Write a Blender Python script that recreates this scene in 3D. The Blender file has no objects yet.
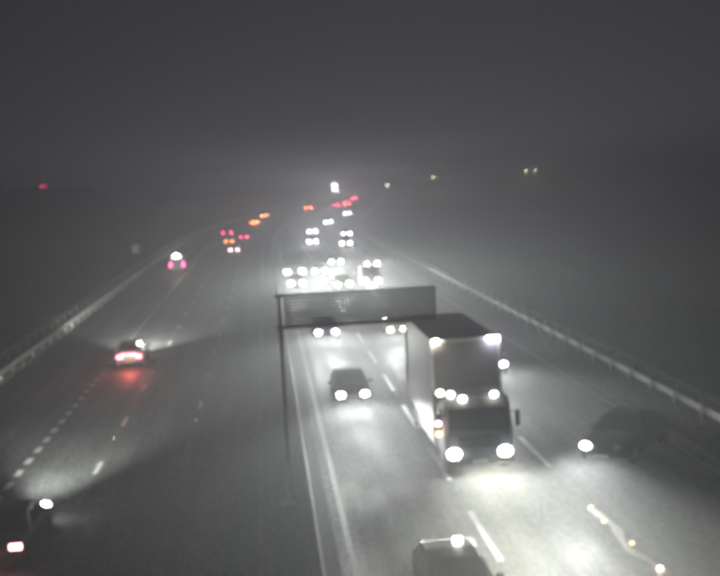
import bpy, bmesh, math, random
import numpy as np
from mathutils import Matrix, Vector
random.seed(7)
sc = bpy.context.scene
C = sc.collection
R = math.radians

# ------------------------------------------------------------------ camera
FPX, CH = 1181.0, 10.8            # focal length in photo pixels (720 wide), mast camera height
VP, SLOPE = (262.0, 182.0), 0.05  # road's vanishing point in the photo, tilt of the horizon
dY = np.array([(VP[0]-360)/FPX, (288-VP[1])/FPX, -1.0])
dh = dY + 0.5*np.array([1.0, SLOPE, 0.0])
Yc = dY/np.linalg.norm(dY)
Zc = np.cross(dh, dY); Zc /= np.linalg.norm(Zc)
if Zc[1] < 0: Zc = -Zc
Xc = np.cross(Yc, Zc)
W2C = np.stack([Xc, Yc, Zc], 1)
cam = bpy.data.cameras.new('camera')
cam.sensor_width = 36.0
cam.lens = FPX/720*36.0
cam.clip_start, cam.clip_end = 0.5, 12000
camo = bpy.data.objects.new('camera', cam); C.objects.link(camo)
m = Matrix([list(W2C[:, i]) for i in range(3)]).to_4x4()
camo.matrix_world = Matrix.Translation((0, 0, CH)) @ m
sc.camera = camo

# ------------------------------------------------------------------ night sky, exposure
world = bpy.data.worlds.new('World'); sc.world = world; world.use_nodes = True
nt = world.node_tree; nt.nodes.clear()
sky = nt.nodes.new('ShaderNodeTexSky'); sky.sky_type = 'NISHITA'; sky.sun_disc = False
sky.sun_elevation = R(40); sky.sun_rotation = R(10); sky.dust_density = 2.0
hs = nt.nodes.new('ShaderNodeHueSaturation'); hs.inputs['Saturation'].default_value = 0.12
bg = nt.nodes.new('ShaderNodeBackground'); bg.inputs['Strength'].default_value = 0.003
wo = nt.nodes.new('ShaderNodeOutputWorld')
nt.links.new(sky.outputs[0], hs.inputs['Color']); tn = nt.nodes.new('ShaderNodeVectorMath'); tn.operation = 'MULTIPLY'; tn.inputs[1].default_value = (1.03, .97, 1.16)
nt.links.new(hs.outputs[0], tn.inputs[0]); nt.links.new(tn.outputs[0], bg.inputs['Color'])
nt.links.new(bg.outputs[0], wo.inputs['Surface'])
sc.view_settings.view_transform = 'Standard'; sc.view_settings.look = 'None'
sc.view_settings.exposure = 0.0; sc.view_settings.gamma = 1.0
sc.view_settings.use_curve_mapping = False
sc.render.dither_intensity = 2.0
cy = sc.cycles
cy.pixel_filter_type = 'BLACKMAN_HARRIS'; cy.filter_width = 6.5   # soft video-camera picture
cy.use_denoising = True
cy.max_bounces = 4; cy.diffuse_bounces = 2; cy.glossy_bounces = 3; cy.volume_bounces = 1
cy.transmission_bounces = 2; cy.transparent_max_bounces = 4
cy.caustics_reflective = False; cy.caustics_refractive = False
cy.sample_clamp_indirect = 1.0; cy.sample_clamp_direct = 90.0
HEAD_W = 7800.0       # beam power
cy.use_light_tree = False
FOG = 0.0040

# ------------------------------------------------------------------ helpers
def ground_at(px, py, h=0.0):
    d = W2C.T @ np.array([(px-360)/FPX, (288-py)/FPX, -1.0])
    z = h
    t = (z-CH)/d[2] if d[2] < 0 else 900.0
    if d[1]*t > 260:                        # meets the climbing far road instead
        lo, hi = 250/d[1], 1400/d[1]
        for _ in range(50):
            mi = (lo+hi)/2
            if CH+d[2]*mi > h+rise(d[1]*mi): lo = mi
            else: hi = mi
        t = lo
    return Vector((d[0]*t, d[1]*t, CH+d[2]*t))

KN = [(-200, 0), (180, 0), (277, 3.6), (322, 10), (385, 19), (430, 24.5), (500, 28), (700, 33), (1500, 40)]
def rise(y):                       # the far road climbs a little before levelling out
    if y < 260: return 0.0
    if y < 520: return 0.00009*(y-260)**2
    t = min(1.0, (y-520)/120); return 6.084+2.4*(t-t*t/2)
def bend(y):                       # sideways shift of the road where it bears right
    n = len(KN)
    if y <= KN[1][0]: return 0.0
    if y >= KN[-1][0]: return KN[-1][1]
    def tan(i):
        if i <= 1: return 0.0
        if i == n-1: return (KN[i][1]-KN[i-1][1])/(KN[i][0]-KN[i-1][0])
        return (KN[i+1][1]-KN[i-1][1])/(KN[i+1][0]-KN[i-1][0])
    for i in range(1, n-1):
        if y <= KN[i+1][0]:
            h = KN[i+1][0]-KN[i][0]; t = (y-KN[i][0])/h
            return ((2*t**3-3*t*t+1)*KN[i][1]+(t**3-2*t*t+t)*h*tan(i)
                    + (-2*t**3+3*t*t)*KN[i+1][1]+(t**3-t*t)*h*tan(i+1))
def heading(y): return math.atan2(bend(y+1)-bend(y-1), 2.0)

def prop(o, label=None, cat=None, group=None, kind=None):
    if label: o['label'] = label
    if cat: o['category'] = cat
    if group: o['group'] = group
    if kind: o['kind'] = kind
    return o
def empty(name, loc=(0, 0, 0)):
    o = bpy.data.objects.new(name, None); C.objects.link(o); o.location = loc
    o.empty_display_size = 0.3
    return o
def link(name, bm, mat, parent=None, smooth=False):
    me = bpy.data.meshes.new(name)
    bmesh.ops.recalc_face_normals(bm, faces=bm.faces)
    bm.to_mesh(me); bm.free()
    if smooth:
        for p in me.polygons: p.use_smooth = True
    me.materials.append(mat)
    o = bpy.data.objects.new(name, me); C.objects.link(o); o.parent = parent
    return o
def box(bm, x0, x1, y0, y1, z0, z1, bev=0.0):
    r = bmesh.ops.create_cube(bm, size=1.0)
    bmesh.ops.transform(bm, verts=r['verts'], matrix=Matrix.Translation(((x0+x1)/2, (y0+y1)/2, (z0+z1)/2))
                        @ Matrix.Diagonal((x1-x0, y1-y0, z1-z0, 1)))
    if bev:
        es = list({e for v in r['verts'] for e in v.link_edges})
        bmesh.ops.bevel(bm, geom=es, offset=bev, segments=2, affect='EDGES', profile=0.7)
def cyl(bm, p, axis, r0, r1, h, n=16):
    rot = Vector((0, 0, 1)).rotation_difference(Vector(axis)).to_matrix().to_4x4()
    bmesh.ops.create_cone(bm, cap_ends=True, segments=n, radius1=r0, radius2=r1, depth=h,
                          matrix=Matrix.Translation(p) @ rot)
def ball(bm, p, sx, sy, sz, u=10, v=6):
    bmesh.ops.create_uvsphere(bm, u_segments=u, v_segments=v, radius=1.0,
                              matrix=Matrix.Translation(p) @ Matrix.Diagonal((sx, sy, sz, 1)))
def one(fn, *a, **k):
    bm = bmesh.new(); fn(bm, *a, **k); return bm
def poly(bm, pts):
    return bm.faces.new([bm.verts.new(p) for p in pts])
def copy_tree(o, parent=None):
    c = o.copy(); C.objects.link(c); c.parent = parent
    for ch in list(o.children): copy_tree(ch, c)
    return c
def remat(o, mat):
    o.material_slots[0].link = 'OBJECT'; o.material_slots[0].material = mat

# ------------------------------------------------------------------ materials
def mat(name, col, rough=0.5, metal=0.0, spec=0.5, var=0.15, scale=6.0, bump=0.0, coat=0.0):
    m = bpy.data.materials.new(name); m.use_nodes = True
    t = m.node_tree; b = t.nodes['Principled BSDF']
    b.inputs['Roughness'].default_value = rough; b.inputs['Metallic'].default_value = metal
    b.inputs['Specular IOR Level'].default_value = spec; b.inputs['Coat Weight'].default_value = coat
    tc = t.nodes.new('ShaderNodeTexCoord'); n = t.nodes.new('ShaderNodeTexNoise')
    n.inputs['Scale'].default_value = scale; n.inputs['Detail'].default_value = 6
    t.links.new(tc.outputs['Object'], n.inputs['Vector'])
    mr = t.nodes.new('ShaderNodeMapRange')
    mr.inputs['From Min'].default_value = 0.3; mr.inputs['From Max'].default_value = 0.7
    mr.inputs['To Min'].default_value = 1-var; mr.inputs['To Max'].default_value = 1+var
    t.links.new(n.outputs['Fac'], mr.inputs['Value'])
    mx = t.nodes.new('ShaderNodeVectorMath'); mx.operation = 'SCALE'; mx.inputs[0].default_value = col
    t.links.new(mr.outputs[0], mx.inputs['Scale']); t.links.new(mx.outputs[0], b.inputs['Base Color'])
    if bump:
        bp = t.nodes.new('ShaderNodeBump'); bp.inputs['Strength'].default_value = bump; bp.inputs['Distance'].default_value = 0.02
        t.links.new(n.outputs['Fac'], bp.inputs['Height']); t.links.new(bp.outputs[0], b.inputs['Normal'])
    return m
def emit(name, col, strength, sample='AUTO'):
    m = bpy.data.materials.new(name); m.use_nodes = True
    b = m.node_tree.nodes['Principled BSDF']
    b.inputs['Base Color'].default_value = (0.5, 0.5, 0.5, 1)
    b.inputs['Emission Color'].default_value = (*col, 1); b.inputs['Emission Strength'].default_value = strength
    m.cycles.emission_sampling = sample
    return m
def asphalt(name, col):
    m = bpy.data.materials.new(name); m.use_nodes = True
    t = m.node_tree; b = t.nodes['Principled BSDF']
    tc = t.nodes.new('ShaderNodeTexCoord')
    def noise(scale, sx, sy, det=5):
        mp = t.nodes.new('ShaderNodeMapping'); mp.inputs['Scale'].default_value = (sx, sy, 1)
        t.links.new(tc.outputs['Object'], mp.inputs['Vector'])
        n = t.nodes.new('ShaderNodeTexNoise'); n.inputs['Scale'].default_value = scale; n.inputs['Detail'].default_value = det
        t.links.new(mp.outputs[0], n.inputs['Vector']); return n
    track = noise(1.0, 1.1, 0.02); patch = noise(0.35, 1, 0.35); grain = noise(9, 1, 0.22, 8)
    def rng(n, a, bb, f0=0.35, f1=0.65):
        r = t.nodes.new('ShaderNodeMapRange'); r.inputs['From Min'].default_value = f0; r.inputs['From Max'].default_value = f1
        r.inputs['To Min'].default_value = a; r.inputs['To Max'].default_value = bb
        t.links.new(n.outputs['Fac'], r.inputs['Value']); return r
    ra = rng(track, 0.66, 0.84); rb = rng(patch, 0.85, 1.2)
    mu = t.nodes.new('ShaderNodeMath'); mu.operation = 'MULTIPLY'
    t.links.new(ra.outputs[0], mu.inputs[0]); t.links.new(rb.outputs[0], mu.inputs[1])
    t.links.new(mu.outputs[0], b.inputs['Roughness'])
    ca = rng(patch, 0.7, 1.35); cb = rng(grain, 0.45, 1.55); cc = rng(track, 1.3, 0.7)
    p1 = t.nodes.new('ShaderNodeMath'); p1.operation = 'MULTIPLY'; p2 = t.nodes.new('ShaderNodeMath'); p2.operation = 'MULTIPLY'
    t.links.new(ca.outputs[0], p1.inputs[0]); t.links.new(cb.outputs[0], p1.inputs[1])
    t.links.new(p1.outputs[0], p2.inputs[0]); t.links.new(cc.outputs[0], p2.inputs[1])
    mx = t.nodes.new('ShaderNodeVectorMath'); mx.operation = 'SCALE'; mx.inputs[0].default_value = col
    t.links.new(p2.outputs[0], mx.inputs['Scale']); t.links.new(mx.outputs[0], b.inputs['Base Color'])
    bp = t.nodes.new('ShaderNodeBump'); bp.inputs['Strength'].default_value = 0.5; bp.inputs['Distance'].default_value = 0.012
    t.links.new(grain.outputs['Fac'], bp.inputs['Height']); t.links.new(bp.outputs[0], b.inputs['Normal'])
    b.inputs['Specular IOR Level'].default_value = 0.32
    return m
M = {
    'road': asphalt('wet_asphalt', (0.095, 0.097, 0.093)),
    'grass': mat('verge_grass', (0.06, 0.068, 0.04), 0.9, var=0.4, scale=0.8, bump=0.4),
    'blade': mat('grass_blade', (0.07, 0.08, 0.04), 0.8, var=0.4, scale=2),
    'gravel': mat('reservation_gravel', (0.07, 0.068, 0.062), 0.9, var=0.4, scale=5, bump=0.5),
    'paint': mat('road_paint', (0.72, 0.72, 0.68), 0.45, var=0.25, scale=9, bump=0.2),
    'paint_worn': mat('road_paint_dull', (0.26, 0.26, 0.25), 0.6, var=0.4, scale=7, bump=0.2),
    'concrete': mat('barrier_concrete', (0.085, 0.085, 0.08), 0.85, var=0.2, scale=1.5, bump=0.3),
    'dark_steel': mat('dark_painted_steel', (0.10, 0.105, 0.11), 0.6, var=0.1),
    'paint_yellow': mat('road_paint_worn', (0.60, 0.55, 0.36), 0.45, var=0.3, scale=9, bump=0.2),
    'steel': mat('galvanised_steel', (0.66, 0.67, 0.66), 0.45, 0.15, var=0.15, scale=3),
    'grey': mat('grey_painted_steel', (0.6, 0.62, 0.64), 0.5, var=0.1, scale=2),
    'panel': mat('louvre_paint', (0.80, 0.81, 0.82), 0.5, var=0.12, scale=1.5),
    'white': mat('white_plastic', (0.75, 0.75, 0.73), 0.5, var=0.1),
    'tyre': mat('rubber', (0.02, 0.02, 0.02), 0.8),
    'rim': mat('alloy_rim', (0.45, 0.45, 0.46), 0.35, 0.8),
    'glass': mat('dark_glass', (0.012, 0.014, 0.016), 0.08, spec=0.6, var=0.05),
    'trim': mat('black_trim', (0.02, 0.02, 0.022), 0.6),
    'plate_w': mat('white_plate', (0.7, 0.7, 0.66), 0.4), 'plate_y': mat('yellow_plate', (0.65, 0.5, 0.05), 0.4),
    'cone': mat('orange_plastic', (0.5, 0.12, 0.02), 0.5),
}
PAINT = {n: mat('car_paint_'+n, c, 0.55, 0.0, spec=0.3, var=0.05) for n, c in {
    'black': (0.012, 0.012, 0.014), 'mid': (0.22, 0.22, 0.225), 'silver': (0.42, 0.43, 0.45), 'blue': (0.03, 0.05, 0.13), 'red': (0.25, 0.02, 0.02),
    'white': (0.7, 0.7, 0.7), 'grey': (0.12, 0.125, 0.13), 'green': (0.03, 0.07, 0.05)}.items()}
L = {
    'cool': emit('headlight_cool', (0.93, 0.96, 1.0), 120), 'warm': emit('headlight_warm', (1.0, 0.90, 0.70), 120),
    'greenish': emit('headlight_greenish', (0.80, 1.0, 0.55), 110), 'violet': emit('headlight_violet', (0.86, 0.80, 1.0), 120),
    'tail': emit('tail_light_red', (1.0, 0.07, 0.10), 50, 'AUTO'), 'tail_pink': emit('tail_light_magenta', (1.0, 0.05, 0.20), 34, 'AUTO'),
    'tail_orange': emit('tail_light_orange', (1.0, 0.20, 0.04), 40, 'AUTO'), 'amber': emit('amber_lamp', (1.0, 0.42, 0.08), 30),
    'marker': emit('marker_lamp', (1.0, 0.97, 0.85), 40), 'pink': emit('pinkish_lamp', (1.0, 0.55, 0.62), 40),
    'cool_far': emit('headlight_far', (0.95, 0.97, 1.0), 1100), 'pink_far': emit('tail_far_pink', (1.0, 0.05, 0.14), 600),
    'red_far': emit('tail_far_red', (1.0, 0.06, 0.08), 800), 'orange_far': emit('tail_far_orange', (1.0, 0.16, 0.04), 330),
    'tail_dim': emit('tail_light_faint', (1.0, 0.05, 0.05), 2.5), 'pale_red': emit('pale_tail', (1.0, 0.42, 0.42), 22),
    'stud': emit('stud_glint_amber', (1.0, 0.75, 0.25), 5), 'dim': emit('far_lamp', (1.0, 0.9, 0.55), 800),
    'dimgrey': emit('far_lamp_dim', (0.9, 0.95, 0.9), 260),
    'off': mat('unlit_lens', (0.3, 0.3, 0.32), 0.15), 'offred': mat('unlit_red_lens', (0.2, 0.01, 0.01), 0.2),
}

# ------------------------------------------------------------------ ground and roads
YS = [-80+10*i for i in range(28)] + [200+12*i for i in range(1, 95)]
def strip(name, x0, x1, z, material, parent=None, ys=YS, curved=True):
    bm = bmesh.new(); prev = None
    for y in ys:
        b = bend(y) if curved else 0
        cur = (bm.verts.new((x0+b, y, z+rise(y))), bm.verts.new((x1+b, y, z+rise(y))))
        if prev: bm.faces.new((prev[0], prev[1], cur[1], cur[0]))
        prev = cur
    return link(name, bm, material, parent)
bm = bmesh.new(); prev = None
for y in [-300]+YS+[2000, 3000]:
    cur = [bm.verts.new((x, y, -0.03+rise(y))) for x in (-1500, -60, 60, 1500)]
    if prev:
        for k in range(3): bm.faces.new((prev[k], prev[k+1], cur[k+1], cur[k]))
    prev = cur
ground = prop(link('ground', bm, M['grass']), 'dark grassy ground reaching out on both sides of the motorway', 'ground', kind='structure')
RL = prop(strip('carriageway_outbound', -15.2, -0.1, 0.02, M['road']), 'dark wet carriageway of the traffic driving away, left', 'road', kind='structure')
RR = prop(strip('carriageway_oncoming', 1.55, 15.9, 0.02, M['road']), 'wet carriageway of oncoming traffic glaring in headlights, right', 'road', kind='structure')
prop(strip('central_reservation', -0.1, 1.55, 0.012, M['gravel']), 'narrow strip between the two carriageways', 'median', kind='structure')
for x0, x1, n, par in ((-0.22, -0.1, 'kerb', RL),):
    bm = bmesh.new(); prev = None
    for y in YS:
        b = bend(y); cur = [bm.verts.new((x+b, y, z+rise(y))) for x, z in ((x0, 0.0), (x0, 0.12), (x1, 0.12), (x1, 0.0))]
        if prev:
            for k in range(3): bm.faces.new((prev[k], prev[k+1], cur[k+1], cur[k]))
        prev = cur
    link(n, bm, M['gravel'], par)
# edge lines (continuous) and broken lane lines, piece by piece
ysn = [y for y in YS if -20 <= y <= 620]
strip('edge_line', 1.85, 2.05, 0.0245, M['paint_worn'], RR, ysn)
strip('edge_line', 15.05, 15.25, 0.0245, M['paint_worn'], RR, ysn)
strip('edge_line', -0.75, -0.55, 0.0245, M['paint_worn'], RL, ysn)
def dash_mesh(w, l):
    bm = bmesh.new(); n = 4
    vs = [[bm.verts.new((w*(s+random.uniform(-.05, .05)), -l/2+l*i/n, 0)) for s in (-.5, .5)] for i in range(n+1)]
    for i in range(n): bm.faces.new((vs[i][0], vs[i][1], vs[i+1][1], vs[i+1][0]))
    me = bpy.data.meshes.new('lane_mark'); bm.to_mesh(me); bm.free(); me.materials.append(M['paint']); return me
DM = [dash_mesh(0.17, 2.0) for _ in range(3)]; DL = [dash_mesh(0.18, 5.0) for _ in range(3)]; DS = [dash_mesh(0.26, 1.0) for _ in range(3)]
bm = bmesh.new(); cyl(bm, (0, 0, 0.012), (0, 0, 1), 0.07, 0.05, 0.024, 8); stud_o = link('road_stud', bm, M['white']); SM = stud_o.data
bpy.data.objects.remove(stud_o)
def place_piece(name, me, x, y, z, par):
    o = bpy.data.objects.new(name, me); C.objects.link(o); o.parent = par
    o.location = (x+bend(y), y, z+rise(y)); o.rotation_euler.z = -heading(y); return o
for x, y0, par in ((6.0, 34.0, RR), (9.8, 34.9, RR), (-7.0, 46.0, RL), (-3.65, 49.0, RL)):
    k = 0
    while y0+9*k < 300:
        if not (x == 9.8 and k == 0): place_piece('lane_mark', (DL if par is RR else DM)[k % 3], x, y0+9*k, 0.0245, par)
        if k % 2 == 0 and y0+9*k < 130: place_piece('road_stud', SM, x, y0+9*k+5.2, 0.021, par)
        k += 1
for k in range(95): place_piece('diverge_mark', DS[k % 3], -10.05, 32+2.0*k, 0.0245, RL)
# the worn, wavering marking in the near right corner, its studs given glow for reflected glints
bm = bmesh.new(); prev = None
for i in range(40):
    t = i/39; y = 29.0+7.0*t; x = 9.82+0.16*math.sin(t*11)*(1-t*0.55); w = 0.125+0.035*math.sin(t*23)
    cur = (bm.verts.new((x-w, y, 0.0245)), bm.verts.new((x+w, y, 0.0245)))
    if prev: bm.faces.new((prev[0], prev[1], cur[1], cur[0]))
    prev = cur
link('wavering_mark', bm, M['paint_yellow'], RR)['label'] = 'wavering yellowish line between the lanes'
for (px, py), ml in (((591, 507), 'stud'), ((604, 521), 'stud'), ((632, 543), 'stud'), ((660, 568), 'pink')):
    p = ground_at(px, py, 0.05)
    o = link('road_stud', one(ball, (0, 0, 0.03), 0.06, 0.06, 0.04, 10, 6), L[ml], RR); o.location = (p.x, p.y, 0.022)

# ------------------------------------------------------------------ barriers
def rail_mesh(bm, x, ys, z0=0.46, z1=0.76):
    prof = [(0.0, z0), (0.05, z0+0.05), (0.05, z0+0.10), (0.0, z0+0.15), (0.05, z0+0.20), (0.05, z0+0.25), (0.0, z1)]
    prev = None
    for y in ys:
        b = bend(y); cur = [bm.verts.new((x+b+px, y, pz+rise(y))) for px, pz in prof]
        if prev:
            for k in range(len(prof)-1): bm.faces.new((prev[k], prev[k+1], cur[k+1], cur[k]))
        prev = cur
POST = one(box, -0.05, 0.05, -0.06, 0.06, -0.2, 0.74)
PM = link('post', POST, M['steel']); PMD = PM.data; bpy.data.objects.remove(PM)
def barrier(x, y0, y1, label, rails=((0.46, 0.76),), posts_to=230, sp=3.2):
    r = prop(empty('safety_barrier', (x, y0, 0)), label, 'barrier', 'steel safety barriers along the motorway')
    ys = [y0+6*i for i in range(int((y1-y0)/6)+1)]
    for z0, z1 in rails:
        bm = bmesh.new(); rail_mesh(bm, x, ys, z0, z1); o = link('rail', bm, M['steel'], r)
        o.matrix_parent_inverse = Matrix.Translation((-x, -y0, 0))
    y = y0+1
    while y < min(y1, posts_to):
        o = bpy.data.objects.new('post', PMD); C.objects.link(o); o.parent = r
        o.location = (bend(y)-0.055, y-y0, 0); y += sp
    return r
barrier(-15.6, 20, 420, 'left edge steel barrier, the rail nearer the diverge lane')
barrier(-17.2, 20, 420, 'left edge steel barrier standing further out on the verge')
cb = prop(empty('concrete_barrier', (0.85, 12, 0)), 'concrete step barrier between the two directions of traffic', 'barrier')
def step_section(y0, y1):
    bm = bmesh.new(); prof = [(-.27, -.02), (-.27, .08), (-.20, .14), (-.11, .90), (.11, .90), (.20, .14), (.27, .08), (.27, -.02)]
    loft_pts = [[(x+.85-.85+bend(y), y-12, z+rise(y)) for x, z in prof] for y in (y0, y1)]
    a, b = ([bm.verts.new(p) for p in r] for r in loft_pts)
    for k in range(len(prof)-1): bm.faces.new((a[k], a[k+1], b[k+1], b[k]))
    bm.faces.new(a); bm.faces.new(b); return bm
y = 12.0
while y < 520:
    link('section', step_section(y, y+7.98 if y < 180 else y+8.0), M['concrete'], cb); y += 8.0
barrier(17.5, 20, 420, 'right edge steel barrier, the rail nearer the road')
barrier(18.7, 20, 420, 'right edge steel barrier, the outer rail on the verge')

# ------------------------------------------------------------------ lights
def beam(root, x, y, z, back=False, power=None, col=(.97, 1, .95), tilt=-1.1, wide=(1.0, 0.25), size=58, name='headlight_beam'):
    ld = bpy.data.lights.new(name, 'SPOT'); ld.energy = power or HEAD_W; ld.color = col
    ld.spot_size = R(size); ld.spot_blend = 1.0; ld.shadow_soft_size = 0.3
    o = bpy.data.objects.new(name, ld); C.objects.link(o); o.parent = root
    o.location = (x, y, z); o.scale = (wide[0], wide[1], 1)
    # local vehicle space: nose points to -Y
    o.rotation_euler = (R(90-tilt) if back else R(-(90-tilt)), 0, 0)
    return o

# ------------------------------------------------------------------ vehicles (nose towards -Y, origin on the ground under the nose)
def loft(bm, secs):
    prev = None
    for s in secs:
        cur = [bm.verts.new(p) for p in s]
        if prev:
            n = len(cur)
            for k in range(n): bm.faces.new((prev[k], prev[(k+1) % n], cur[(k+1) % n], cur[k]))
        else: bm.faces.new(cur)
        prev = cur
    bm.faces.new(prev)
def wheel(root, x, y, r, w=0.2):
    s = 1 if x > 0 else -1
    bm = bmesh.new(); cyl(bm, (0, 0, 0), (1, 0, 0), r, r, w, 20)
    bmesh.ops.bevel(bm, geom=[e for e in bm.edges if len(e.link_faces) == 2 and any(len(f.verts) > 4 for f in e.link_faces)], offset=0.03, segments=2, affect='EDGES')
    t = link('wheel', bm, M['tyre'], root); t.location = (x, y, r)
    bm = bmesh.new(); cyl(bm, (s*(w/2+0.004), 0, 0), (s, 0, 0), r*0.62, r*0.55, 0.02, 14)
    for k in range(5):
        a = k*math.tau/5; cyl(bm, (s*(w/2+0.012), r*0.3*math.cos(a), r*0.3*math.sin(a)), (0, math.cos(a), math.sin(a)), 0.03, 0.02, r*0.55, 6)
    link('rim', bm, M['rim'], t)
def make_car(kind='hatch'):
    root = empty('car')
    W = 0.88; Lg = {'hatch': 4.1, 'saloon': 4.6, 'van': 5.0}[kind]
    if kind == 'hatch': belt = [(0, .55, .80), (.12, .68, .90), (.5, .80, .97), (1.05, .92, 1.0), (2.2, .96, 1.0), (3.5, .98, 1.0), (3.95, .95, .96), (4.1, .80, .88)]
    elif kind == 'saloon': belt = [(0, .55, .78), (.12, .66, .90), (.6, .78, .97), (1.25, .90, 1.0), (2.4, .94, 1.0), (3.7, .97, 1.0), (4.45, .95, .95), (4.6, .78, .88)]
    else: belt = [(0, .60, .85), (.1, .80, .93), (.4, 1.0, .98), (.9, 1.12, 1.0), (2.0, 1.15, 1.0), (4.0, 1.15, 1.0), (4.9, 1.15, 1.0), (5.0, 1.1, .97)]
    k = 1.06 if kind == 'van' else 1.0
    bm = bmesh.new(); secs = []
    for y, zt, wf in belt:
        w = W*wf*k; zb = 0.24 if 0.2 < y < Lg-.2 else 0.32
        secs.append([(-w*.9, y, zb), (w*.9, y, zb), (w, y, zb+.18), (w, y, zt-.16), (w*.93, y, zt-.03), (w*.7, y, zt+.01), (-w*.7, y, zt+.01), (-w*.93, y, zt-.03), (-w, y, zt-.16), (-w, y, zb+.18)])
    loft(bm, secs)
    # cabin: bottom ring and roof ring
    cb = {'hatch': (1.0, 1.75, 3.35, 3.95, .95, 1.46), 'saloon': (1.2, 1.95, 3.15, 3.95, .92, 1.42), 'van': (.75, 1.35, 4.8, 4.94, 1.1, 1.98)}[kind]
    y0, y1, y2, y3, zb, zt = cb; wb, wt = W*.95*k, W*(.90 if kind == 'van' else .74)*k
    secs = []
    for y, z, w in ((y0, zb, wb), (y0+(y1-y0)*.9, zb+(zt-zb)*.88, wt*1.04), (y1+.12, zt-.02, wt), ((y1+y2)/2, zt+.02, wt), (y2-.1, zt-.015, wt), (y2+(y3-y2)*.2, zb+(zt-zb)*.86, wt*1.03), (y3, zb, wb)):
        zz = max(z, zb+.01)
        secs.append([(-wb if z < zb+.05 else -wb+.01, y, zb-.05), (wb if z < zb+.05 else wb-.01, y, zb-.05), (w, y, zz-.04 if z > zb+.05 else zz), (w*.86, y, zz), (-w*.86, y, zz), (-w, y, zz-.04 if z > zb+.05 else zz)])
    loft(bm, secs)
    link('body', bm, PAINT['grey'], root, smooth=False)
    # glazing, a few mm proud of the cabin
    def lerp(a, b, t): return a+(b-a)*t
    def glaze(name, ya, za, wa, yb2, zb2, wb2, ny):
        bm = bmesh.new(); d = 0.012*ny
        f = poly(bm, [(-wa, ya+d, za+.012), (wa, ya+d, za+.012), (wb2, yb2+d, zb2+.012), (-wb2, yb2+d, zb2+.012)])
        bmesh.ops.solidify(bm, geom=[f], thickness=0.008); link(name, bm, M['glass'], root)
    a, b2 = .12, .84
    glaze('windscreen', lerp(y0, y1, a), lerp(zb, zt, a*.96), lerp(wb, wt, a)*.86, lerp(y0, y1, b2), lerp(zb, zt, b2*.98), lerp(wb, wt, b2)*.84, -1)
    if kind != 'van':
        glaze('rear_window', lerp(y3, y2, .18), lerp(zb, zt, .2), wb*.78, lerp(y3, y2, .75), lerp(zb, zt, .82), wt*.84, 1)
    for s in (-1, 1):
        bm = bmesh.new(); xb, xt = s*(wb+.012), s*(wt+.022)
        ye = y2 if kind != 'van' else 2.1
        f = poly(bm, [(s*(wb+.004), y0+.45, zb+.03), (s*(wb+.004), ye+.2 if kind != 'van' else ye, zb+.03), (xt, ye-.05, zt-.11), (xt, y1+.12, zt-.11)])
        bmesh.ops.solidify(bm, geom=[f], thickness=0.008); link('side_window', bm, M['glass'], root)
        bm = bmesh.new(); ball(bm, (s*(W*k+.12), y0+.5, zb+.08), .11, .06, .075, 10, 6); box(bm, min(s*W*k*.95, s*(W*k+.1)), max(s*W*k*.95, s*(W*k+.1)), y0+.47, y0+.52, zb+.03, zb+.07)
        link('mirror', bm, M['trim'], root, True)
        o = link('headlight', one(ball, (0, 0, 0), .17, .07, .11), L['cool'], root, True); o.location = (s*.57*k, 0.03 if kind != 'van' else .07, .65 if kind != 'van' else .72)
        if kind == 'van':
            o = link('tail_light', one(box, -.07, .07, -.03, .03, -.22, .22, .02), L['tail'], root); o.location = (s*.80, Lg-.01, 1.0)
        else:
            o = link('tail_light', one(box, -.17, .17, -.04, .04, -.08, .08, .025), L['tail'], root); o.location = (s*.55, Lg-.03, .70)
        wheel(root, s*(W*k-.1), .78, .31); wheel(root, s*(W*k-.1), Lg-.8, .31)
    link('grille', one(box, -.42, .42, -.02, .03, .40, .56, .01), M['trim'], root)
    link('number_plate', one(box, -.26, .26, -.03, -.022, .33, .39), M['plate_w'], root)
    link('number_plate', one(box, -.26, .26, Lg+.01, Lg+.018, .5, .61), M['plate_y'], root)
    return root
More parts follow.
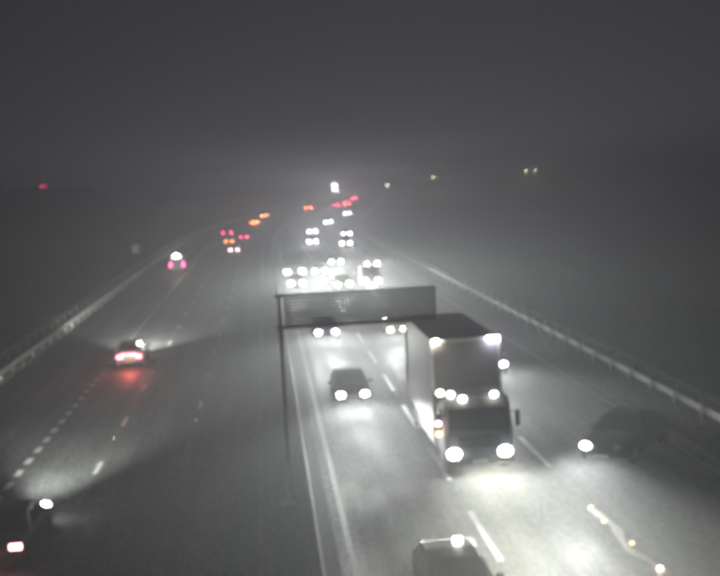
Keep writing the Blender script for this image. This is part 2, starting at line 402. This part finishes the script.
def make_lorry():
    root = empty('lorry')
    # cab
    bm = bmesh.new(); secs = []
    for z, yf, w in ((.45, .02, 1.16), (.75, 0, 1.22), (1.45, 0, 1.24), (1.6, .03, 1.24), (2.45, .20, 1.20), (2.72, .30, 1.14), (2.85, .55, 1.02)):
        secs.append([(-w, yf+.12, z), (-w+.14, yf, z), (w-.14, yf, z), (w, yf+.12, z), (w, 1.95, z), (-w, 1.95, z)])
    loft(bm, secs); cab = link('cab', bm, PAINT['grey'], root)
    bm = bmesh.new(); f = poly(bm, [(-1.08, .022, 1.62), (1.08, .022, 1.62), (1.03, .175, 2.36), (-1.03, .175, 2.36)])
    bmesh.ops.solidify(bm, geom=[f], thickness=.01); link('windscreen', bm, M['glass'], cab)
    for s in (-1, 1):
        bm = bmesh.new(); f = poly(bm, [(s*1.25, .35, 1.6), (s*1.25, 1.3, 1.6), (s*1.225, 1.3, 2.3), (s*1.225, .45, 2.3)])
        bmesh.ops.solidify(bm, geom=[f], thickness=.01); link('side_window', bm, M['glass'], cab)
        bm = bmesh.new(); box(bm, min(s*1.36, s*1.52), max(s*1.36, s*1.52), .1, .22, 1.65, 2.25, .03); box(bm, min(s*1.2, s*1.4), max(s*1.2, s*1.4), .14, .18, 2.18, 2.22); link('mirror', bm, M['trim'], cab)
        o = link('headlight', one(ball, (0, 0, 0), .24, .08, .17), L['cool'], root, True); o.location = (s*.92, .0, .80)
        o = link('tail_light', one(box, -.2, .2, -.03, .03, -.07, .07, .02), L['tail'], root); o.location = (s*.95, 10.55, .85)
    link('grille', one(box, -.75, .75, -.03, .03, .98, 1.42, .02), M['trim'], cab)
    link('bumper', one(box, -1.22, 1.22, -.06, .1, .38, .62, .03), M['trim'], root)
    link('number_plate', one(box, -.26, .26, -.075, -.064, .45, .56), M['plate_w'], root)
    # tall box body, with its corner posts and door frame
    bx = link('box_body', one(box, -1.27, 1.27, 2.25, 10.5, 1.0, 4.6, .03), PAINT['mid'], root)
    for s in (-1, 1):
        for y in (2.25, 10.5): link('corner_post', one(box, s*1.27-.05, s*1.27+.05, y-.05, y+.05, 1.0, 4.62, .01), M['steel'], bx)
    link('top_rail', one(box, -1.3, 1.3, 2.19, 2.28, 4.5, 4.63, .01), M['steel'], bx)
    link('chassis', one(box, -.5, .5, .4, 10.3, .6, .98), M['trim'], root)
    for s in (-1, 1):
        wheel(root, s*1.06, 1.0, .5, .3)
        for y in (7.4, 8.7): wheel(root, s*1.02, y, .5, .4)
        link('side_guard', one(box, s*1.2-.02, s*1.2+.02, 2.9, 6.6, .5, .9, .01), M['steel'], root)
    return root

PROTO = {'hatch': make_car('hatch'), 'saloon': make_car('saloon'), 'van': make_car('van'), 'lorry': make_lorry()}
LEN = {'hatch': 4.1, 'saloon': 4.6, 'van': 5.0, 'lorry': 10.5}
def vehicle(kind, px, py, label, paint='grey', away=False, head='cool', tail='tail', beams=0, power=None, h=None, cat=None, scale=1.0, tint=(.97, 1, .95), lane=None, bk=None):
    h = h or ({'lorry': .8, 'van': .72}.get(kind, .65) if not away else {'lorry': .85, 'van': 1.0}.get(kind, .7))
    p = ground_at(px, py, h)
    if lane is not None: p.x = lane+bend(p.y)
    r = copy_tree(PROTO[kind])
    r.name = {'lorry': 'lorry', 'van': 'van'}.get(kind, 'car')
    r.scale = (scale,)*3
    a = -heading(p.y)
    if away:
        r.rotation_euler.z = a+math.pi
        d = Matrix.Rotation(a, 3, 'Z') @ Vector((0, LEN[kind]*scale, 0)); r.location = (p.x+d.x, p.y+d.y, 0.02+rise(p.y))
    else:
        r.rotation_euler.z = a; r.location = (p.x, p.y, 0.02+rise(p.y))
    prop(r, label, cat or {'lorry': 'lorry', 'van': 'van'}.get(kind, 'car'), 'vehicles driving away' if away else 'oncoming vehicles')
    for ch in r.children:
        b = ch.name.split('.')[0]
        if b in ('body', 'cab'): remat(ch, PAINT[paint])
        elif b == 'headlight':
            remat(ch, L[head])
            if p.y > 100: ch.scale = (1.35,)*3
        elif b == 'tail_light': remat(ch, L[tail if away else 'tail_dim'])
    hx = {'lorry': .92, 'van': .67}.get(kind, .63)
    hz = {'lorry': .8, 'van': .72}.get(kind, .65)
    bk = bk or (dict(tilt=2.4, wide=(1, .42), size=38) if away else {})
    if beams: beam(r, 0, -.4, hz, power=(power or HEAD_W)*2, col=tint, **bk)
    return r
def part(root, name): return [c for c in root.children if c.name.split('.')[0] == name]

# --- oncoming, near to far
lor = vehicle('lorry', 480, 453, 'tall grey box lorry with row of roof lamps, two large headlights, middle lane', 'grey', beams=2, power=HEAD_W*2.1, tint=(.98, 1, .80))
cab = part(lor, 'cab')[0]; bxb = part(lor, 'box_body')[0]
for x, z in ((-1.30, 2.98), (-.92, 2.90), (-.52, 2.74), (.62, 2.84)):
    o = link('roof_lamp', one(ball, (0, 0, 0), .12, .07, .09), L['marker'], cab, True); o.location = (x, .16 if z < 2.85 else .3, z)
link('lamp_bar', one(box, -1.4, 1.0, .36, .41, 2.80, 2.86, .01), M['trim'], cab)
for x, ml in ((-1.12, 'warm'), (.92, 'violet'), (1.16, 'violet')):
    o = link('marker_lamp', one(ball, (0, 0, 0), .11, .06, .08), L[ml], bxb, True); o.location = (x, 2.15, 4.56)
for z, ml in ((1.92, 'pink'), (1.55, 'amber')):
    o = link('indicator', one(ball, (0, 0, 0), .09, .05, .07), L[ml], cab, True); o.location = (-1.44, .06, z)
vehicle('hatch', 353, 395, 'dark hatchback with round white headlights, nearest in the lane by central barrier', 'black', beams=2, power=HEAD_W*1.0)
vehicle('saloon', 327, 332.5, 'car with big white headlights just below gantry beam by central barrier', 'blue', beams=2)
vehicle('hatch', 397, 327.5, 'small car with close-set warm headlights beside the lorry, behind it', 'silver', head='warm', beams=2, scale=.8, power=HEAD_W*.7)
vehicle('saloon', 481, 366, 'car mostly hidden behind lorry, its beam spreading over the right lane', 'grey', beams=2, lane=11.5, power=HEAD_W*.6)
c6 = vehicle('saloon', 607, 444, 'long dark car with one lit headlight, slewed so its side stands in for its shadow', 'black', scale=1.08)
c6.rotation_euler.z = -R(38)  # slewed so its dark side also stands in for the car's shadow
lamp = ground_at(585, 446, .71)
off = Matrix.Rotation(-R(38), 3, 'Z') @ Vector((-.57*1.08, 0, 0)); c6.location = (lamp.x-off.x, lamp.y-off.y, .02)
remat(max(part(c6, 'headlight'), key=lambda o: o.location.x), L['off'])
bl = beam(c6, -.57, -.4, .65, power=HEAD_W*2.2)
bl.rotation_euler.z = R(24)       # beam thrown along the lane
c7 = copy_tree(PROTO['hatch']); c7.location = (4.2, 26.0, .02); c7.rotation_euler.z = 0; c7.name = 'car'
prop(c7, 'dark car cut off by bottom edge, a small white lamp on its roof', 'car', 'oncoming vehicles')
remat(part(c7, 'body')[0], PAINT['black'])
for o in part(c7, 'tail_light'): remat(o, L['tail_dim'])
beam(c7, 0, -.4, .65, power=HEAD_W)
o = link('roof_lamp', one(box, -.1, .1, -.06, .06, -.02, .1, .03), L['marker'], c7); o.location = (.2, 2.85, 1.50)

mid = [
    ('hatch', 297, 283.5, 'car with round white headlights, first of the far cluster by central barrier', 'silver', 'cool', 2),
    ('van', 295, 274, 'large van with wide-set headlights following close behind a car by central barrier', 'grey', 'cool', 1),
    ('saloon', 320, 271, 'car with merged white headlights in middle of the far cluster', 'white', 'cool', 2),
    ('saloon', 343.5, 284.5, 'car with greenish headlights at front of the far cluster, middle lane', 'grey', 'greenish', 2),
    ('hatch', 336, 262, 'car with white headlights at back of the far cluster, middle lane', 'blue', 'cool', 2),
    ('saloon', 372, 264, 'car with round white headlights in right lane, hindmost of the cluster', 'red', 'warm', 2),
    ('van', 372, 281, 'van with large white headlights and a low lamp, right lane of cluster', 'white', 'violet', 2),
    ('hatch', 312.5, 241.5, 'far oncoming car, lower of two stacked white light blobs on left', 'black', 'cool', 1),
    ('hatch', 312.5, 231.5, 'far oncoming car, upper of two stacked white light blobs on left', 'silver', 'violet', 1),
    ('van', 346, 243.5, 'far oncoming van at bottom of the tall white light blob', 'white', 'warm', 1),
    ('saloon', 346.5, 234, 'far oncoming car at top of the tall white light blob', 'grey', 'warm', 1),
    ('saloon', 328, 222, 'far oncoming car with glaring lights alone between two light blobs', 'blue', 'cool', 1),
    ('van', 347, 213.5, 'distant oncoming van with a wide flat white glare', 'white', 'cool', 1),
    ('lorry', 335, 190.5, 'most distant oncoming lorry, single white glare near the horizon', 'white', 'cool', 0),
]
for k, px, py, lab, pt, hd, nb in mid:
    v = vehicle(k, px, py, lab, pt, scale=1.3 if px == 295 else 1.0, head=hd if py > 245 else 'cool_far', beams=nb if py > 255 else 0, power=HEAD_W*(.6 if py > 255 else .3))
    if k == 'van' and py == 281:
        o = link('fog_lamp', one(ball, (0, 0, 0), .12, .06, .09), L['violet'], v, True); o.location = (.1, -.02, .36)
    if py < 200:
        for x in (-1, -.5, 0, .5, 1):  # extra lamps added to widen the far glare
            o = link('roof_lamp', one(ball, (0, 0, 0), .2, .1, .16), L['cool_far'], v, True); o.location = (x, .3, 2.95)

# --- driving away
A = vehicle('hatch', 129, 357, 'car with red tail lights glowing on wet road, left lane', 'grey', away=True, tail='tail', beams=2, power=HEAD_W*5, bk=dict(tilt=2.0, wide=(1, .3), size=62))
bm = one(box, -.45, .45, -.03, .03, -.04, .04, .015); o = link('tail_light_bar', bm, L['tail'], A); o.location = (0, 4.1, .82)
o = link('roof_lamp', one(ball, (0, 0, 0), .12, .07, .08), L['marker'], A, True); o.location = (-.62, 3.6, 1.42)
beam(A, 0, 4.35, .8, back=True, power=300, col=(1, .16, .10), tilt=14, wide=(1, .7), size=90, name='tail_glow')
B = vehicle('saloon', -4, 549, 'car cut off by the left edge, one pale tail light showing', 'black', away=True, tail='pale_red', beams=2, power=HEAD_W*3.6, bk=dict(tilt=1.6, wide=(1, .36), size=46))
beam(B, 0, 4.9, .8, back=True, power=200, col=(1, .12, .10), tilt=14, wide=(1, .7), size=90, name='tail_glow')
Cv = vehicle('van', 177, 265, 'van with a bright white lamp above its two tail lights, diverge lane', 'white', away=True, tail='tail_pink', beams=2)
o = link('roof_lamp', one(box, -.35, .35, -.08, .08, -.1, .1, .03), L['warm'], Cv); o.location = (0, 4.7, 2.1)
away = [
    ('van', 227, 233, 'van with magenta tail lights, uppermost of the tight red cluster', 'red', 'tail_pink', 1),
    ('hatch', 229, 241.5, 'car with orange tail lights in the middle of the red cluster', 'silver', 'tail_orange', 1),
    ('hatch', 234, 250, 'car with pale tail lights, lowest of the red cluster', 'white', 'pink', 1),
    ('hatch', 244, 237, 'car with magenta tail lights just right of the red cluster', 'blue', 'tail_pink', 1),
    ('saloon', 254.5, 222.5, 'far car with orange-red tail lights, the nearer of two in line', 'grey', 'orange_far', 0),
    ('saloon', 263.5, 216, 'far car with orange tail lights, the farther of two in line', 'grey', 'orange_far', 0),
    ('lorry', 308.5, 208, 'far lorry with wide-set pinkish tail lights, alone on the bend', 'white', 'orange_far', 0),
    ('hatch', 336, 205, 'distant car with faint red lights, leftmost on the far bend', 'grey', 'pink_far', 0),
    ('van', 346.5, 203.5, 'distant van with bright red tail lights, middle of the far bend', 'white', 'red_far', 0),
    ('saloon', 354, 198.5, 'distant car with pink tail lights, highest on the far bend', 'grey', 'pink_far', 0),
]
for k, px, py, lab, pt, tl, nb in away:
    vehicle(k, px, py, lab, pt, away=True, tail=tl, beams=0, power=HEAD_W*.8)

# ------------------------------------------------------------------ added gantry standing in for a grey band over the oncoming side
GY = 38.4
g = prop(empty('stand_in_gantry', (0.85, GY, 0)), 'added grey louvred gantry standing in for a grey band over the oncoming lanes', 'gantry')
def gp(name, x0, x1, y0, y1, z0, z1, mt, par=g, bev=.02):
    o = link(name, one(box, x0-.85, x1-.85, y0-GY, y1-GY, z0, z1, bev), mt, par); return o
gp('column', .28, .40, GY+.18, GY+.30, 0, 7.1, M['panel'], g, .02)
gp('base_plate', .05, .55, GY+.0, GY+.7, 0.02, .08, M['panel'])
X0, X1 = .2, 5.5
for y in (GY+.05, GY+.45):
    for z in (6.0, 7.05): gp('chord', X0, X1, y-.03, y+.03, z-.03, z+.03, M['panel'], g, .008)
for x in (X1-.03,): gp('end_plate', x-.012, x+.012, GY+.022, GY+.44, 6.035, 7.015, M['panel'], g, .004)
for i in range(9):  # gaps between slats let road glow through for a mid-grey tone
    z = 6.09+.108*i; gp('slat', .46, X1-.05, GY-.012, GY+.012, z-.037, z+.037, M['panel'], g, 0)

# ------------------------------------------------------------------ verge furniture and far lights
p = ground_at(136, 258)
s = prop(empty('verge_sign', (p.x, p.y, 0)), 'small pale sign on two posts beyond the left barrier', 'sign')
link('panel', one(box, -.55, .55, -.03, .03, .7, 2.1, .04), M['white'], s)
for x in (-.35, .35): link('post', one(box, x-.04, x+.04, .035, .11, -.2, 2.0), M['steel'], s)
p = ground_at(660, 266)
s = prop(empty('marker_post', (p.x, p.y, 0)), 'thin white marker post on the dark right verge', 'post')
link('shaft', one(box, -.14, .14, -.04, .04, -.2, 1.5, .02), M['white'], s)
link('reflector', one(box, -.05, .05, -.052, -.041, 1.15, 1.35), M['plate_y'], s)
def street_lamp(px, py, h, label, ml):
    p = ground_at(px, py, h)
    r = prop(empty('street_lamp', (p.x, p.y, rise(p.y))), label, 'street lamp', 'far lamps right of the road')
    bm = bmesh.new(); cyl(bm, (0, .5, h/2), (0, 0, 1), .11, .07, h, 10); link('pole', bm, M['steel'], r)
    link('arm', one(box, -.04, .04, -.3, .55, h-.02, h+.06), M['steel'], r)
    link('lamp_head', one(box, -.16, .16, -.6, .1, h+.03, h+.16, .03), M['grey'], r)
    link('lens', one(ball, (0, -.3, h+.0), .22, .3, .14), L[ml], r, True)
street_lamp(433, 177, 6.0, 'street lamp with faint yellow light, nearest the road of the far ones', 'dim')
street_lamp(526, 170.4, 6.0, 'far yellow street lamp, left one of a close pair', 'dim')
street_lamp(535, 169.8, 6.0, 'far yellow street lamp, right one of a close pair', 'dim')
street_lamp(387, 185, 6.0, 'dim greyish street lamp just right of the far bend', 'dimgrey')
# hillside road at the far left with one vehicle on it
bm = bmesh.new(); prev = None
for i in range(13):
    y = 240+20*i; z = 12*math.sin(math.pi*min(1, i/5)*.5) if i < 8 else 12*math.cos(math.pi*.5*(i-7)/5)
    cur = [bm.verts.new((x, y, zz)) for x, zz in ((-105, -.2), (-78, z-.03), (-70, z), (-60, z), (-56, z-.03), (-30, -.2))]
    if prev:
        for k in range(5): bm.faces.new((prev[k], prev[k+1], cur[k+1], cur[k]))
    prev = cur
prop(link('hillside', bm, M['grass'], smooth=True), 'dark rise of ground far off on the left', 'hill', kind='structure')
hv = copy_tree(PROTO['hatch']); hv.name = 'car'
d = W2C.T @ np.array([(43-360)/FPX, (288-185)/FPX, -1.0]); t = 348/d[1]
hv.location = (d[0]*t, 352, 12.0); hv.rotation_euler.z = math.pi
prop(hv, 'distant car with small red lights on the rise far left', 'car', 'vehicles driving away')
for o in part(hv, 'tail_light'): remat(o, L['tail_pink'])

def drop(o):
    for ch in list(o.children): drop(ch)
    bpy.data.objects.remove(o)
for o in PROTO.values(): drop(o)      # the patterns themselves stand nowhere

# ------------------------------------------------------------------ verge grass
def grass(name, x0, x1, y0, y1, n, label):
    rnd = random.Random(len(label)); vs, fs = [], []
    for i in range(n):
        x, y = rnd.uniform(x0, x1), y0+(y1-y0)*rnd.random()**1.4; h = rnd.uniform(.15, .55); a = rnd.uniform(0, 6.28); w = rnd.uniform(.02, .05)
        lx, ly = rnd.uniform(-.2, .2), rnd.uniform(-.2, .2); c, s = math.cos(a)*w, math.sin(a)*w; b = len(vs)
        vs += [(x-c, y-s, -.05), (x+c, y+s, -.05), (x+lx*.4+c*.6, y+ly*.4+s*.6, h*.6), (x+lx, y+ly, h)]
        fs += [(b, b+1, b+2), (b, b+2, b+3)]
    me = bpy.data.meshes.new(name); me.from_pydata(vs, [], fs); me.materials.append(M['blade'])
    o = bpy.data.objects.new(name, me); C.objects.link(o); prop(o, label, 'grass', kind='stuff')
grass('verge_grass', 16.2, 32, 35, 150, 45000, 'rough grass on the right verge')
grass('verge_grass', -28, -15.4, 45, 180, 35000, 'rough grass on the dark left verge')

# ------------------------------------------------------------------ haze
hm = bpy.data.materials.new('night_mist'); hm.use_nodes = True; t = hm.node_tree; t.nodes.clear()
hm.cycles.volume_sampling = 'EQUIANGULAR'
pv = t.nodes.new('ShaderNodeVolumePrincipled'); pv.inputs['Density'].default_value = FOG
pv.inputs['Color'].default_value = (.95, .96, 1.0, 1); pv.inputs['Anisotropy'].default_value = .65
oo = t.nodes.new('ShaderNodeOutputMaterial'); t.links.new(pv.outputs[0], oo.inputs['Volume'])
hz = prop(link('haze', one(box, -1520, 1520, -320, 3020, -1.2, 15.5), hm), 'thin night mist over the whole motorway', 'mist', kind='stuff')
